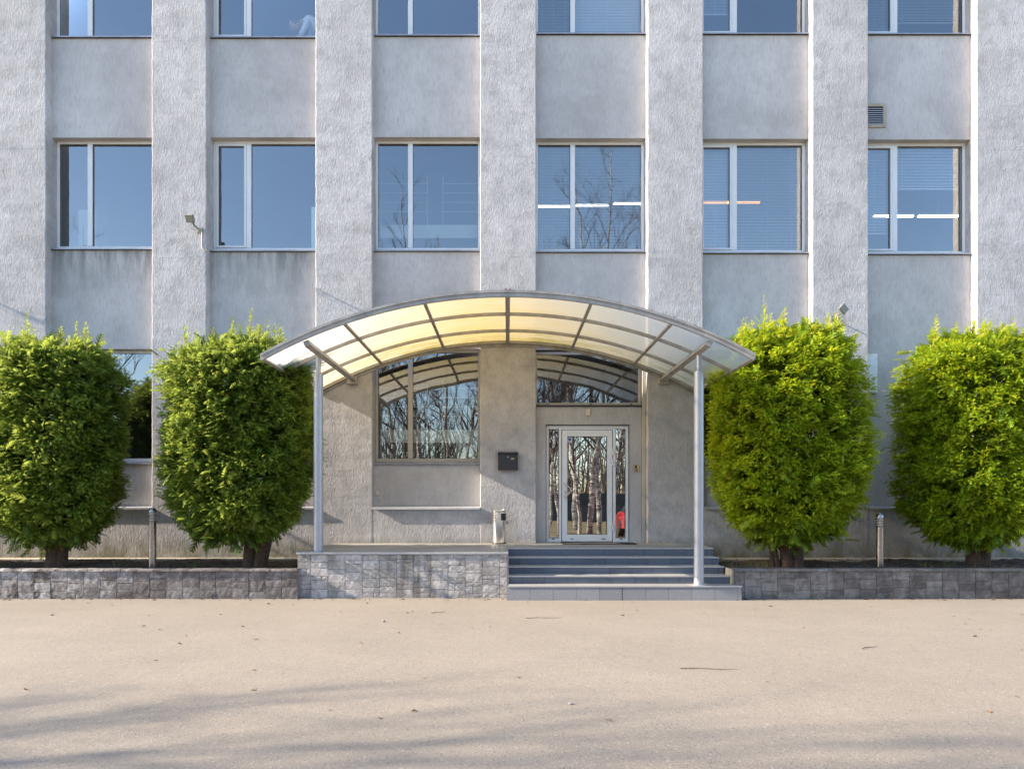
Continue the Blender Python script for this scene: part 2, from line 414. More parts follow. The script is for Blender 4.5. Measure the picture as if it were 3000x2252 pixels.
BL = {(4, 1): [(.0, .75), (.03, .8)], (5, 1): [(0, .8), (0, .85)], (6, 1): [(.18, .6), (.62, .6)],
      (4, 2): [(0, .6), (0, .9)], (5, 2): [(.22, .6), None], (6, 2): [(0, .6), (.15, .6)], (7, 1): [(0, .8), (0, .8)]}
for i in range(8):
    x0, x1 = EDGES[i][1], EDGES[i+1][0]
    for r in range(3):
        zs = SILL[r]+(dS[r][i] if r in dS else 0); zh = HEAD[r]+dH[i]
        below = (1.35 if r == 0 else HEAD[r-1]+dH[i])
        if i == 4 and r == 0: continue
        if i == 6 and r == 0:
            spandrel(x0, x1, 1.35, HEAD[0]+dH[i]); continue
        spandrel(x0, x1, below, zs-.055, 'stained_stucco' if (r == 1 and i in (1, 2)) else 'combed_stucco')
        fm = 'frame_beige' if (i == 3 and r == 0) else 'frame_white'
        window(x0+.002, x1-.002, zs, zh, MUL[i], CASE[i], fm, BL.get((i, r)))
        # reveal strip behind the spandrel line at head level is the spandrel's own underside
    spandrel(x0, x1, HEAD[2]+dH[i], 15)
    # plinth flush with the pilasters and its metal ledge
    if i != 4:
        MB().box(x0-.004, x1+.004, PY+.004, BACK-.03, .3, 1.318).build('plinth', 'rough_stucco', B)
        MB().add([(x0+.002, SY, 1.349), (x1-.002, SY, 1.349), (x1-.002, PY-.045, 1.325), (x0+.002, PY-.045, 1.325), (x1-.002, PY-.045, 1.292), (x0+.002, PY-.045, 1.292), (x1-.002, PY-.03, 1.292), (x0+.002, PY-.03, 1.292), (x1-.002, PY-.03, 1.319), (x0+.002, PY-.03, 1.319), (x1-.002, SY, 1.3195), (x0+.002, SY, 1.3195)],
                 [(0, 1, 2, 3), (3, 2, 4, 5), (5, 4, 6, 7), (7, 6, 8, 9), (9, 8, 10, 11), (11, 10, 1, 0)]).build('ledge', 'ledge_metal', B)
# interior shell
for z in (.38, 1.19, 5.1, 9.05, 13.2):
    box('floor_slab', 'interior_wall', -12.5, 12.5, BACK+.002, 6.2, z-.14, z+.14, B)
box('rear_wall', 'interior_dark', -12.5, 12.5, 6.2, 6.4, .2, 15, B)
for x in (-12.5, -9.0, -2.985, 0, 3.04, 12.4):
    for z in (1.34, 5.25, 9.2): box('partition', 'interior_wall', x-.05, x+.05, BACK+.01, 6.19, z, z+3.6, B)
box('roof', 'roof_felt', -12.6, 12.6, -.05, 6.5, 15.002, 15.2, B)
box('side_wall', 'rough_stucco', -12.75, -12.54, .01, 6.4, .2, 15, B); box('side_wall', 'rough_stucco', 12.56, 12.75, .01, 6.4, .2, 15, B)

# door bay: wall round the door, transom window, door
DX0, DX1, DZ = .70, 2.25, 2.856
bx0, bx1 = EDGES[4][1], EDGES[5][0]
box('door_wall', 'combed_stucco', bx0-.01, DX0, SY, BACK-.03, .5, 3.18, B); box('door_wall', 'combed_stucco', DX1, bx1-.075, SY, BACK-.03, .5, 3.18, B)
box('door_wall', 'combed_stucco', DX0+.0005, DX1-.0005, SY+.001, BACK-.03, DZ, 3.179, B)
box('guide_rail', 'frame_beige', bx1-.07, bx1-.004, SY-.05, SY+.2, .68, 4.21, B, bevel=.004)
tw = empty('window'); tw.parent = B; tx0, tx1, tz0, tz1 = bx0+.002, bx1-.075, 3.21, 4.20
MB().box(tx0, tx0+.03, SY+.04, SY+.1, tz0, tz1).box(tx1-.055, tx1, SY+.04, SY+.1, tz0, tz1).box(tx0+.03, tx1-.055, SY+.04, SY+.1, tz1-.05, tz1).box(tx0+.03, tx1-.055, SY+.04, SY+.1, tz0, tz0+.05).build('frame', 'frame_beige', tw, bevel=.004)
MB().add([(tx0+.03, SY+.07, tz0+.05), (tx1-.055, SY+.07, tz0+.05), (tx1-.055, SY+.07, tz1-.05), (tx0+.03, SY+.07, tz1-.05)], [(0, 1, 2, 3)]).build('pane', 'window_glass', tw)
box('sill', 'gasket', tx0, tx1+.02, SY-.03, SY+.04, 3.1815, 3.209, tw)
for k in (.2, 1.0, 1.75): box('drain_cap', 'gasket', tx0+k, tx0+k+.04, SY+.032, SY+.04, tz0+.018, tz0+.034, tw)

D = empty('entrance_door'); D.parent = B
dy = SY+.12; X0, X1, Z0, Z1 = .712, 2.238, .682, 2.84
def rect_frame(name, mat, x0, x1, z0, z1, w, y0, y1, par, wb=None, wt=None):
    wb = wb or w; wt = wt or w
    return MB().box(x0, x0+w, y0, y1, z0, z1).box(x1-w, x1, y0, y1, z0, z1).box(x0+w, x1-w, y0, y1, z1-wt, z1).box(x0+w, x1-w, y0, y1, z0, z0+wb).build(name, mat, par, bevel=.005)
LX0, LX1 = 1.005, 1.935
rect_frame('side_light', 'door_white', X0, LX0-.012, Z0, Z1, .048, dy-.03, dy+.04, D, .075, .062)
rect_frame('side_light', 'door_white', LX1+.012, X1, Z0, Z1, .055, dy-.03, dy+.04, D, .075, .062)
box('head_frame', 'door_white', LX0-.012, LX1+.012, dy-.03, dy+.04, Z1-.075, Z1, D, bevel=.004)
rect_frame('door_leaf', 'door_white', LX0, LX1, Z0+.012, Z1-.083, .098, dy-.05, dy+.03, D, .13, .115)
def pane(x0, x1, z0, z1, y):
    MB().box(x0, x0+.006, y-.03, y-.002, z0, z1).box(x1-.006, x1, y-.03, y-.002, z0, z1).box(x0+.006, x1-.006, y-.03, y-.002, z0, z0+.006).box(x0+.006, x1-.006, y-.03, y-.002, z1-.006, z1).build('gasket', 'gasket', D)
    MB().add([(x0, y, z0), (x1, y, z0), (x1, y, z1), (x0, y, z1)], [(0, 1, 2, 3)]).build('glass_pane', 'door_glass', D)
pane(LX0+.098, LX1-.098, Z0+.142, Z1-.198, dy); pane(X0+.048, LX0-.06, Z0+.075, Z1-.062, dy+.003); pane(LX1+.067, X1-.055, Z0+.075, Z1-.062, dy+.003)
hx = LX0+.045; MB().tube([(hx, dy-.05, 1.52)]+[(hx+.105*math.sin(math.pi*k/12), dy-.11, 1.52+.25*k/12) for k in range(13)]+[(hx, dy-.05, 1.77)], .014, 8).build('handle', 'bin_steel', D, smooth=True)
box('lock_plate', 'bin_steel', hx-.015, hx+.018, dy-.058, dy-.05, 1.57, 1.65, D, bevel=.003)
for hz in (2.36, 2.16, .97):
    MB().box(LX1-.045, LX1+.01, dy-.08, dy-.051, hz-.01, hz+.05).box(LX1-.005, LX1+.035, dy-.09, dy-.05, hz-.06, hz-.011).build('hinge', 'door_white', D, bevel=.004)
for sx, sw in ((X0+.1, .05), (LX0+.16, .05), (LX1-.2, .07), (LX1+.14, .05)):
    box('drain_cap', 'gasket', sx, sx+sw, dy-.056, dy-.0505, .735, .75, D)
st = MB().box(LX0+.105, LX0+.185, dy-.006, dy-.003, 2.52, 2.63).build('sticker', 'sticker_white', D)
MB().lathe([(.028, 0), (.028, .002)], 16).build('sticker_mark', 'sticker_blue', D)
q = [o for o in D.children if o.name.startswith('sticker_mark')][0]; q.rotation_euler = (R(90), 0, 0); q.location = (LX0+.145, dy-.0065, 2.585)
box('sticker_line', 'sticker_blue', LX0+.108, LX0+.182, dy-.008, dy-.0065, 2.525, 2.538, D)

# ------------------------------------------------------------------ things on the walls
def soft_box(b): pass
mbx = empty('mailbox', (0.0, -.001, 2.005), 'black metal mailbox mounted on the pilaster left of the door', 'mailbox')
box('mailbox_body', 'mailbox_paint', -.18, .18, -.11, 0, 0, .285, mbx, bevel=.006)
box('flap', 'mailbox_paint', -.186, .186, -.125, 0, .287, .325, mbx, bevel=.006)
box('name_plate', 'brass', .055, .115, -.114, -.1105, .19, .215, mbx)
MB().lathe([(.012, 0), (.012, .004)], 12).build('lock', 'trim', mbx).rotation_euler = (R(90), 0, 0)
[o for o in mbx.children if o.name.startswith('lock')][0].location = (0, -.1105, .235)
ic = empty('intercom', (2.37, SY, 1.99), 'small bronze intercom panel on the wall right of the door', 'intercom')
box('panel', 'brass', -.045, .045, -.025, 0, 0, .12, ic, bevel=.004)
box('speaker_grille', 'black_plastic', -.032, .005, -.029, -.0255, .06, .11, ic); box('keypad', 'lamp_grey', -.03, .03, -.03, -.0255, .035, .052, ic)
box('camera_lens', 'black_plastic', -.012, .014, -.029, -.0255, .008, .03, ic)
sb = empty('sensor_box', (1.47, SY, 3.02), 'small beige sensor box on the wall just above the door', 'sensor')
box('case', 'cable', -.045, .045, -.05, 0, 0, .115, sb, bevel=.006); MB().tube([(0, -.006, -.001), (0, -.006, -.145)], .004, 6).build('lead', 'cable', sb)
jb = empty('junction_box', (-2.40, SY, 1.56), 'tiny beige junction box on the panel below the reception window', 'junction box')
box('case', 'cable', -.03, .03, -.04, 0, 0, .065, jb, bevel=.006); MB().lathe([(.014, 0), (.014, .004)], 10).build('screw_plug', 'bollard_steel', jb, (0.02, -.005, -.1))
wb = empty('wall_cabinet', (6.66, SY, 3.42), 'narrow white cabinet on the wall behind the right bush', 'cabinet')
box('case', 'grey_box', -.1, .115, -.09, 0, 0, .72, wb, bevel=.008); box('door_panel', 'grey_box', -.085, .10, -.102, -.0905, .02, .70, wb, bevel=.004)
vg = empty('vent_grille', (6.76, SY, 8.32), 'square metal ventilation grille with louvres set in the wall beside the right pilaster', 'vent')
rect_frame('surround', 'concrete', -.2, .205, 0, .437, .055, -.03, 0, vg)
box('dark_backing', 'black_plastic', -.145, .15, -.004, -.001, .055, .382, vg)  # flat black sheet stands in for the shaded depth behind the louvres
for k in range(8):
    z = .075+k*.039
    MB().add([(-.144, -.026, z), (.149, -.026, z), (.149, -.012, z+.004), (-.144, -.012, z+.004), (-.144, -.026, z-.010), (.149, -.026, z-.010), (.149, -.012, z-.006), (-.144, -.012, z-.006)],
             [(0, 1, 2, 3), (4, 5, 1, 0), (5, 6, 2, 1), (7, 6, 5, 4), (6, 7, 3, 2), (7, 4, 0, 3)]).build('louvre', 'trim', vg)
def floodlight(x, z, label, rot, grp=None, p=.30, cable=True):
    L = empty('floodlight', (x, 0, z), label, 'floodlight', grp)
    MB().tube([(0, -.001, 0), (0, -p+.05, 0), (0, -p, .02)], .016, 8).build('arm', 'lamp_grey', L, smooth=True)
    box('wall_plate', 'lamp_grey', -.05, .05, -.012, 0, -.05, .05, L, bevel=.003)
    h = MB().box(-.082, .082, -.022, .022, -.07, .07).build('lamp_head', 'lamp_grey', L, bevel=.006)
    h.location = (-.05 if not rot else .05, -p-.02, .10); h.rotation_euler = (R(32 if not rot else 12), R(6 if not rot else 40), R(-12 if not rot else 25))
    g = MB().box(-.07, .07, -.026, -.0225, -.058, .058).build('lens', 'lamp_grey', h)
    MB().tube([(-.03, -p, .04), (-.07, -p+.02, -.0), (-.06, -p+.05, -.05), (0, -p+.1, -.06), (.03, -.1, -.02), (.035, -.01, -.02)], .006, 6).build('lead', 'cable', L, smooth=True)
    if cable:
        MB().tube([(.035, -.008, -.02), (.035, -.008, -.30), (.06, -.008, -.345), (.125, -.006, -.36)], .0075, 6).build('cable', 'cable', L, smooth=True)
    return L
floodlight(-5.60, 6.36, 'grey floodlight on a bracket with a cable running down the second pilaster from the left', False, 'floodlights on the facade')
floodlight(5.92, 4.76, 'grey floodlight tilted up on the pilaster above the bush right of the canopy', True, 'floodlights on the facade', .28, False)
floodlight(-11.9, 6.36, 'grey floodlight on the pilaster beyond the left edge of the picture', False, 'floodlights on the facade')

# ------------------------------------------------------------------ things behind the glass
def tube_lamp(x0, x1, y, z, warm, label):
    L = empty('tube_lamp', ((x0+x1)/2, y, z), label, 'ceiling lamp', 'lit tube lamps inside the offices')
    h = (x1-x0)/2
    box('tube', 'lit_tube_warm' if warm else 'lit_tube', -h, h, -.03, .03, -.014, .014, L); box('housing', 'frame_white', -h, h, -.06, .06, .0145, .05, L)
    box('hanger', 'frame_white', -.01, .01, -.01, .01, .0505, .35, L)
def at(x, y, Y):           # picture measure -> metres on the plane Y
    s = 2200/(13.66+Y); return ((x-1488)/s, 1.477+(1462-y)/s)
for a, b, yy, Y, wm, lb in ((1560, 1672, 606, 2.5, 0, 'lit tube lamp behind the left pane of the fourth window, middle row'), (1686, 1782, 603, 2.5, 0, 'lit tube lamp in the middle of the blind of the fourth window, middle row'),
                        (1797, 1880, 598, 2.5, 0, 'lit tube lamp at the right edge of the fourth window, middle row'), (2030, 2226, 594, 2.5, 1, 'lit orange tube lamp behind the blind of the fifth window, middle row'),
                        (2560, 2675, 634, 2.2, 0, 'lit tube lamp left of centre in the sixth window, middle row'), (2690, 2806, 634, 2.2, 0, 'lit tube lamp in the right pane of the sixth window, middle row')):
    xa, z = at(a, yy, Y); xb, _ = at(b, yy, Y); tube_lamp(xa, xb, Y, z, wm, lb)
def rack(zoff, lab):
    r = empty('wire_rack', (-1.6, .78, 5.25+zoff), lab, 'shelf rack', 'white racks inside the windows left of the door')
    for k in range(4): MB().tube([(-.85, 0, 1.75+.18*k), (.05, 0, 1.75+.18*k)], .007, 5).build('rail', 'wire_white', r); MB().tube([(.35, 0, 1.75+.18*k), (1.3, 0, 1.75+.18*k)], .007, 5).build('rail', 'wire_white', r)
    for x in (.05, .35): MB().tube([(x, 0, 1.5), (x, 0, 2.45)], .008, 5).build('upright', 'wire_white', r)
    box('shelf_board', 'pale_board', -.85, 1.3, -.02, .02, 1.24, 1.49, r)
    box('desk_panel', 'interior_wall', -.85, 1.3, .02, .6, 0, .75, r)
rack(0, 'white wire rack and pale shelf board inside the third window of the middle row'); rack(-3.93, 'white wire rack and pale shelf board inside the ground floor reception window')
def pale(x0, x1, y, z0, z1, lab): 
    o = empty('cabinet', ((x0+x1)/2, y, z0), lab, 'cabinet', 'pale cabinets inside the left windows'); h = (x1-x0)/2
    box('carcass', 'pale_board', -h, h, 0, .4, 0, z1-z0, o, bevel=.01); box('door_panel', 'pale_board', -h+.02, h-.02, -.02, -.0005, .03, z1-z0-.03, o, bevel=.004)
pale(-8.2, -7.85, .66, 5.24, 7.0, 'pale cabinet inside the first window of the middle row'); pale(-3.75, -3.1, .66, 5.24, 7.05, 'pale cabinet at the right of the second window, middle row')
pale(-6.72, -6.3, .66, 9.19, 10.95, 'pale cabinet at the right of the first window, top row'); pale(-3.78, -3.1, 1.5, 9.19, 11.15, 'pale cabinet behind the person in the second window, top row')
bn = empty('banner_stand', (5.45, 1.6, 9.19), 'dark banner stand inside the fifth window of the top row', 'banner')
box('banner', 'interior_dark', -.22, .22, -.01, .01, .05, 1.75, bn); box('foot', 'gasket', -.26, .26, -.08, .08, 0, .049, bn)
ch = empty('office_chair', (-.45+.1, 1.0, 1.33), 'pale backed office chair behind the reception window glass', 'chair'); ch.location.x = -.80
MB().add([(-.17, 0, .75), (.17, 0, .75), (.21, .03, 1.28), (-.21, .03, 1.28), (-.17, .05, .75), (.17, .05, .75), (.21, .08, 1.28), (-.21, .08, 1.28)], [(0, 1, 2, 3), (7, 6, 5, 4), (0, 4, 5, 1), (1, 5, 6, 2), (2, 6, 7, 3), (3, 7, 4, 0)]).build('backrest', 'pale_board', ch, bevel=.015)
box('seat', 'pale_board', -.24, .24, .0, .48, .66, .74, ch, bevel=.02); MB().tube([(0, .24, .05), (0, .24, .66)], .03, 10).build('stem', 'gasket', ch)
for k in range(5):
    a = 2*math.pi*k/5; MB().tube([(0, .24, .08), (.28*math.cos(a), .24+.28*math.sin(a), .05)], .02, 6).build('leg', 'gasket', ch)
# person bending over inside the second window, top row
def person():
    P = empty('person', (-3.42, .74, 9.26), 'person in a white shirt bending down at the right of the second window, top row', 'person')
    J = [(.0, 0, .92), (-.10, 0, 1.15), (-.26, -.02, 1.30), (-.42, -.03, 1.36), (-.50, -.03, 1.34), (-.60, -.03, 1.30),      # spine to head
         (.0, .10, .88), (.02, .12, .48), (.02, .12, .08), (-.14, .13, .04), (.0, -.10, .88), (-.02, -.12, .48), (.0, -.12, .08), (-.15, -.13, .04),
         (-.36, -.19, 1.30), (-.44, -.22, 1.06), (-.56, -.2, .92), (-.62, -.19, .90), (-.36, .15, 1.30), (-.44, .18, 1.06), (-.56, .18, .92), (-.62, .17, .90)]
    rad = [.15, .145, .16, .10, .055, .06, .10, .062, .042, .038, .10, .062, .042, .038, .07, .05, .035, .03, .07, .05, .035, .03]
    E = [(0,1),(1,2),(2,3),(3,4),(4,5),(0,6),(6,7),(7,8),(8,9),(0,10),(10,11),(11,12),(12,13),(2,14),(14,15),(15,16),(16,17),(2,18),(18,19),(19,20),(20,21)]
    me = bpy.data.meshes.new('body'); me.from_pydata(J, E, []); o = link('body', me, P)
    for m in ('shirt', 'trousers', 'skin'): me.materials.append(M[m])
    sk = o.modifiers.new('skin', 'SKIN'); sk.use_smooth_shade = True; o.modifiers.new('sub', 'SUBSURF').levels = 2
    for i, r in enumerate(rad): me.skin_vertices[0].data[i].radius = (r, r)
    me.skin_vertices[0].data[0].use_root = True
    dg = bpy.context.evaluated_depsgraph_get(); dg.update()
    m2 = bpy.data.meshes.new_from_object(o.evaluated_get(dg)); o.modifiers.clear(); o.data = m2
    m2.materials.clear()
    for m in ('shirt', 'trousers', 'skin'): m2.materials.append(M[m])
    for p in m2.polygons:
        c = p.center; p.material_index = 1 if c.z < .93 and c.x > -.3 else (2 if (c.x < -.50 or c.x < -.47 and c.z > 1.27) else 0); p.use_smooth = True
    bm = bmesh.new(); bmesh.ops.create_uvsphere(bm, u_segments=20, v_segments=14, radius=.105)
    for v in bm.verts:
        v.co.z *= 1.18
        if v.co.x < -.09 and abs(v.co.y) < .02 and abs(v.co.z) < .03: v.co.x -= .022       # nose
    hm = bpy.data.meshes.new('head'); bm.to_mesh(hm); bm.free(); hm.materials.append(M['skin']); h = link('head', hm, P, (-.66, -.03, 1.27)); h.rotation_euler = (0, R(-55), 0)
    for p in hm.polygons: p.use_smooth = True
    bm = bmesh.new(); bmesh.ops.create_uvsphere(bm, u_segments=20, v_segments=14, radius=.114)
    for v in bm.verts: v.co.z *= 1.18
    bmesh.ops.delete(bm, geom=[v for v in bm.verts if v.co.x < -.02 and v.co.z < .06 or v.co.z < -.07], context='VERTS')
    hm = bpy.data.meshes.new('hair'); bm.to_mesh(hm); bm.free(); hm.materials.append(M['hair']); hh = link('hair', hm, P, (-.66, -.03, 1.27)); hh.rotation_euler = (0, R(-55), 0)
person()

# ------------------------------------------------------------------ steps and platform
def rock(x0, x1, z0, z1, y, mat, parent, rel=.014, top=None):
    nx = max(2, min(5, int((x1-x0)/.045))); nz = max(2, min(4, int((z1-z0)/.045)))
    vs = []; fs = []; pr = random.uniform(-.35, .6)*rel
    for j in range(nz+1):
        for i in range(nx+1):
            e = (i in (0, nx)) or (j in (0, nz))
            x = x0+(x1-x0)*i/nx; z = z0+(z1-z0)*j/nz
            if not e: x += random.uniform(-.25, .25)*(x1-x0)/nx; z += random.uniform(-.25, .25)*(z1-z0)/nz
            else: x += random.uniform(-.002, .002); z += random.uniform(-.002, .002)
            d = (.35*rel if e else rel*random.uniform(.4, 1.3))+.010+pr
            vs.append((x, y-d, z))
    n0 = len(vs)
    ring = [(i, 0) for i in range(nx)]+[(nx, j) for j in range(nz)]+[(i, nz) for i in range(nx, 0, -1)]+[(0, j) for j in range(nz, 0, -1)]
    for (i, j) in ring: v = vs[j*(nx+1)+i]; vs.append((v[0], y+.004, v[2]))
    for j in range(nz):
        for i in range(nx): k = j*(nx+1)+i; fs.append((k, k+1, k+nx+2, k+nx+1))
    m = len(ring)
    for q in range(m):
        a = ring[q]; b = ring[(q+1) % m]; fs.append((a[1]*(nx+1)+a[0], n0+q, n0+(q+1) % m, b[1]*(nx+1)+b[0]))
    return MB().add(vs, fs).build('stone', mat, parent)
def cladding(x0, x1, z0, z1, y, mat, parent, cw=.25, rel=.014, split=.35, hs=(.07, .15), phase=0):
    x = x0; n = 0; g = .003
    cols = []
    first = cw*random.uniform(.5, .9)
    while x < x1-.02:
        xe = min(x1, x+(first if n == 0 else cw));
        if x1-xe < .06: xe = x1
        z = z0; toph = z1
        while z < toph-.01:
            h = random.uniform(*hs) if random.random() > .3 else hs[1]*1.05
            if toph-z-h < hs[0]*.8: h = toph-z
            if random.random() < split and h < .11 and xe-x > .15:
                m = x+(xe-x)*random.uniform(.3, .7); rock(x+g, m-g, z+g, z+h-g, y, mat, parent, rel*.7); rock(m+g, xe-g, z+g, z+h-g, y, mat, parent, rel)
            else: rock(x+g, xe-g, z+g, z+h-g, y, mat, parent, rel)
            z += h
        x = xe; n += 1
PF = -2.41; HL = .68
PL = empty('entrance_platform', (-1.6, PF, 0), 'stone clad entrance platform with grey tiled top left of the steps', 'platform'); PL.location = (0, 0, 0)
box('core', 'mortar', -3.155, -.004, PF+.012, -.003, -.05, HL-.014, PL)
box('core', 'mortar', -.0035, 3.33, -1.43, -.003, -.05, HL-.014, PL); box('core', 'mortar', bx0+.0, bx1-.004, -.0025, SY+.2, .0, HL-.014, PL)
cladding(-3.15, -.012, .0, HL-.03, PF+.014, 'stone_light', PL, .257, .0035, .5, (.052, .125))
# left side of the platform
for z0_, z1_ in ((.40, .52), (.525, .65)):
    for k in range(8):
        o = rock(-2.38+k*.29, -2.38+k*.29+.28, z0_, z1_, 0, 'stone_light', PL); o.rotation_euler = (0, 0, R(-90)); o.location = (-3.15, 0, 0)
        o.location.y = -2.38-.0+(0); o.location = (-3.152, -2.4+2.38+ -0.0, 0); o.rotation_euler = (0, 0, R(-90)); 
        o.location = (-3.152, -.06-2.30+2.25, 0)
def tiles(par, x0, x1, y0, y1, z, w=.335, d=.335, mat='tile_tread', ox=0):
    y = y1
    while y > y0+.01:
        ya = max(y0, y-d); x = x0
        if ya-y0 < .05: ya = y0
        first = True
        while x < x1-.01:
            xb = min(x1, x+(w-ox if first else w)); first = False
            if x1-xb < .05: xb = x1
            box('floor_tile', mat, x+.0015, xb-.0015, ya+.0015, y-.0015, z-.012, z+random.uniform(0, .0012), par); x = xb
        y = ya
tiles(PL, -3.15, -.005, PF+.01, -.004, HL); tiles(PL, -.004, 3.325, -1.43, -.004, HL, ox=.2); tiles(PL, bx0+.002, bx1-.004, -.003, SY-.003, HL)
tiles(PL, DX0+.004, DX1-.004, SY-.002, SY+.1, HL-.0015)
box('edge_trim', 'trim', -3.168, .002, PF-.016, PF+.009, HL-.024, HL+.004, PL)
box('edge_trim', 'trim', -3.168, -3.152, PF+.0095, -.004, HL-.024, HL+.004, PL)
box('edge_trim', 'trim', -.003, .005, PF-.012, -1.462, .21, HL+.0035, PL)
box('edge_trim', 'trim', -.0035, 3.345, -1.452, -1.431, HL-.012, HL+.004, PL)
box('edge_trim', 'trim', 3.326, 3.345, -1.4305, -.004, HL-.012, HL+.004, PL)

ST = empty('entrance_steps', (1.6, -2.6, 0), 'blue grey tiled entrance steps with pale nosings leading to the door', 'steps'); ST.location = (0, 0, 0)
fr = [1.44, 1.745, 2.05, 2.355, 2.66]; tz = [HL, .56, .44, .325, .207]
for k in range(5):
    zb = tz[k+1] if k < 4 else 0; top = tz[k]; y = -fr[k]
    if k: box('core', 'mortar', .0+.001*k, 3.325, y+.012, -fr[k-1]+.011, -.05, top-.013, ST)
    x = .006 if k < 4 else -.02; off = (0.195, .2, .21, .21, .345)[k]; first = True; X_end = 3.335 if k < 4 else 3.42
    while x < X_end-.01:
        xb = min(X_end, x+(off if first else .338)); first = False
        if X_end-xb < .05: xb = X_end
        if k < 4: box('riser_tile', 'tile_riser', x+.003, xb-.003, y, y+.0115, zb+.001, top-.0165, ST)
        else:
            gap = .008 if 1.2 < x < 1.4 else 0
            MB().add([(x+.002, y-.028, -.02), (xb-.002-gap, y-.028, -.02), (xb-.002-gap, y, top-.0165), (x+.002, y, top-.0165), (x+.002, y-.016, -.02), (xb-.002-gap, y-.016, -.02), (xb-.002-gap, y+.0115, top-.0165), (x+.002, y+.0115, top-.0165)],
                     [(0, 1, 2, 3), (7, 6, 5, 4), (0, 4, 5, 1), (1, 5, 6, 2), (2, 6, 7, 3), (3, 7, 4, 0)]).build('riser_tile', 'tile_foot', ST)
        x = xb
    if k:
        box('nosing', 'trim', (.006 if k < 4 else -.022), (3.345 if k < 4 else 3.43), y-.012, y+.008, top-.0155, top+.003, ST)
        tiles(ST, .006, 3.33 if k < 4 else 3.41, y+.0085, -fr[k-1]-.0005, top)
    # side of each step
    if k: box('side_tile', 'tile_foot', 3.3305, 3.3445, y+.009, -fr[k-1]+.012, max(0, zb-.1), top-.0165, ST)
    else: box('side_tile', 'tile_foot', 3.3305, 3.3445, -1.4305, -.01, .3, HL-.0165, ST)
box('side_tile', 'tile_foot', 3.411, 3.4215, -2.655, -2.36, 0, .19, ST)
box('core', 'mortar', 3.3455, 3.41, -2.645, -2.37, -.02, .194, ST)

mt = empty('door_mat', (1.62, -.24, HL+.003), 'thin dark rubber mat lying in front of the door', 'mat')
MB().box(-.66, .66, -.2, .2, 0, .012).build('mat_base', 'mat_rubber', mt, bevel=.003)
rb = MB()
for k in range(22): rb.box(-.63+k*.058, -.6+k*.058, -.18, .18, .0121, .017)
rb.build('ribs', 'mat_rubber', mt)['kind'] = 'stuff'

bi = empty('litter_bin', (-.155, -.22, HL+.002), 'polished steel litter bin with black opening standing left of the door', 'bin')
MB().lathe([(.118, 0), (.122, .006), (.122, .565), (.118, .57)], 40).build('bin_body', 'bin_steel', bi, smooth=True)
MB().lathe([(.128, .571), (.130, .575), (.130, .60), (.126, .605), (.112, .606), (.108, .592), (.02, .588)], 40).build('rim', 'bin_steel', bi, smooth=True)
op = MB()
a0, a1 = R(-90-22+45-8), R(-90+45+30)
vs = []; N = 8
for i in range(N+1):
    a = a0+(a1-a0)*i/N
    for rr, z in ((.1245, .42), (.1245, .545), (.119, .545), (.119, .42)): vs.append((rr*math.cos(a), rr*math.sin(a), z))
fs = [(i*4+k, i*4+(k+1) % 4, i*4+4+(k+1) % 4, i*4+4+k) for i in range(N) for k in range(4)]+[(0, 1, 2, 3), (N*4+3, N*4+2, N*4+1, N*4)]
op.add(vs, fs).build('opening', 'black_plastic', bi)
MB().lathe([(.126, -.001), (.126, .02), (.1225, .022)], 40).build('base_ring', 'black_plastic', bi)

def planter(x0, x1, label, mat, top_z, split, rel):
    pw = empty('planter_wall', ((x0+x1)/2, -2.45, 0), label, 'low wall'); pw.location = (0, 0, 0)
    box('core', 'mortar', x0+.01, x1, -2.50, -2.34, -.05, top_z-.015, pw)
    cladding(x0, x1, 0, top_z-.03, -2.502, mat, pw, .245, rel, split, (.085, .17))
    x = x0
    while x < x1-.02:
        xb = min(x1, x+.245); d = random.uniform(-.006, .006)
        vs = [(x+.003, -2.535+d, top_z-.028), (xb-.003, -2.535-d, top_z-.028), (xb-.003, -2.33, top_z-.028), (x+.003, -2.33, top_z-.028),
              (x+.005, -2.525+d, top_z+random.uniform(-.005, .004)), (xb-.005, -2.525-d, top_z+random.uniform(-.005, .004)), (xb-.005, -2.34, top_z), (x+.005, -2.34, top_z)]
        MB().add(vs, [(3, 2, 1, 0), (4, 5, 6, 7), (0, 1, 5, 4), (1, 2, 6, 5), (2, 3, 7, 6), (3, 0, 4, 7)]).build('coping_stone', mat, pw); x = xb
    return pw
planter(-10.4, -3.12, 'low retaining wall of pale worn stone in front of the left bushes', 'stone_worn', .44, .3, .0045)
pr = planter(3.36, 10.4, 'low retaining wall of dark weathered stone in front of the right bushes', 'stone_dark', .44, .12, .004)
box('end_stone', 'concrete', 3.347, 3.3595, -2.49, -2.1, .2, .43, pr)

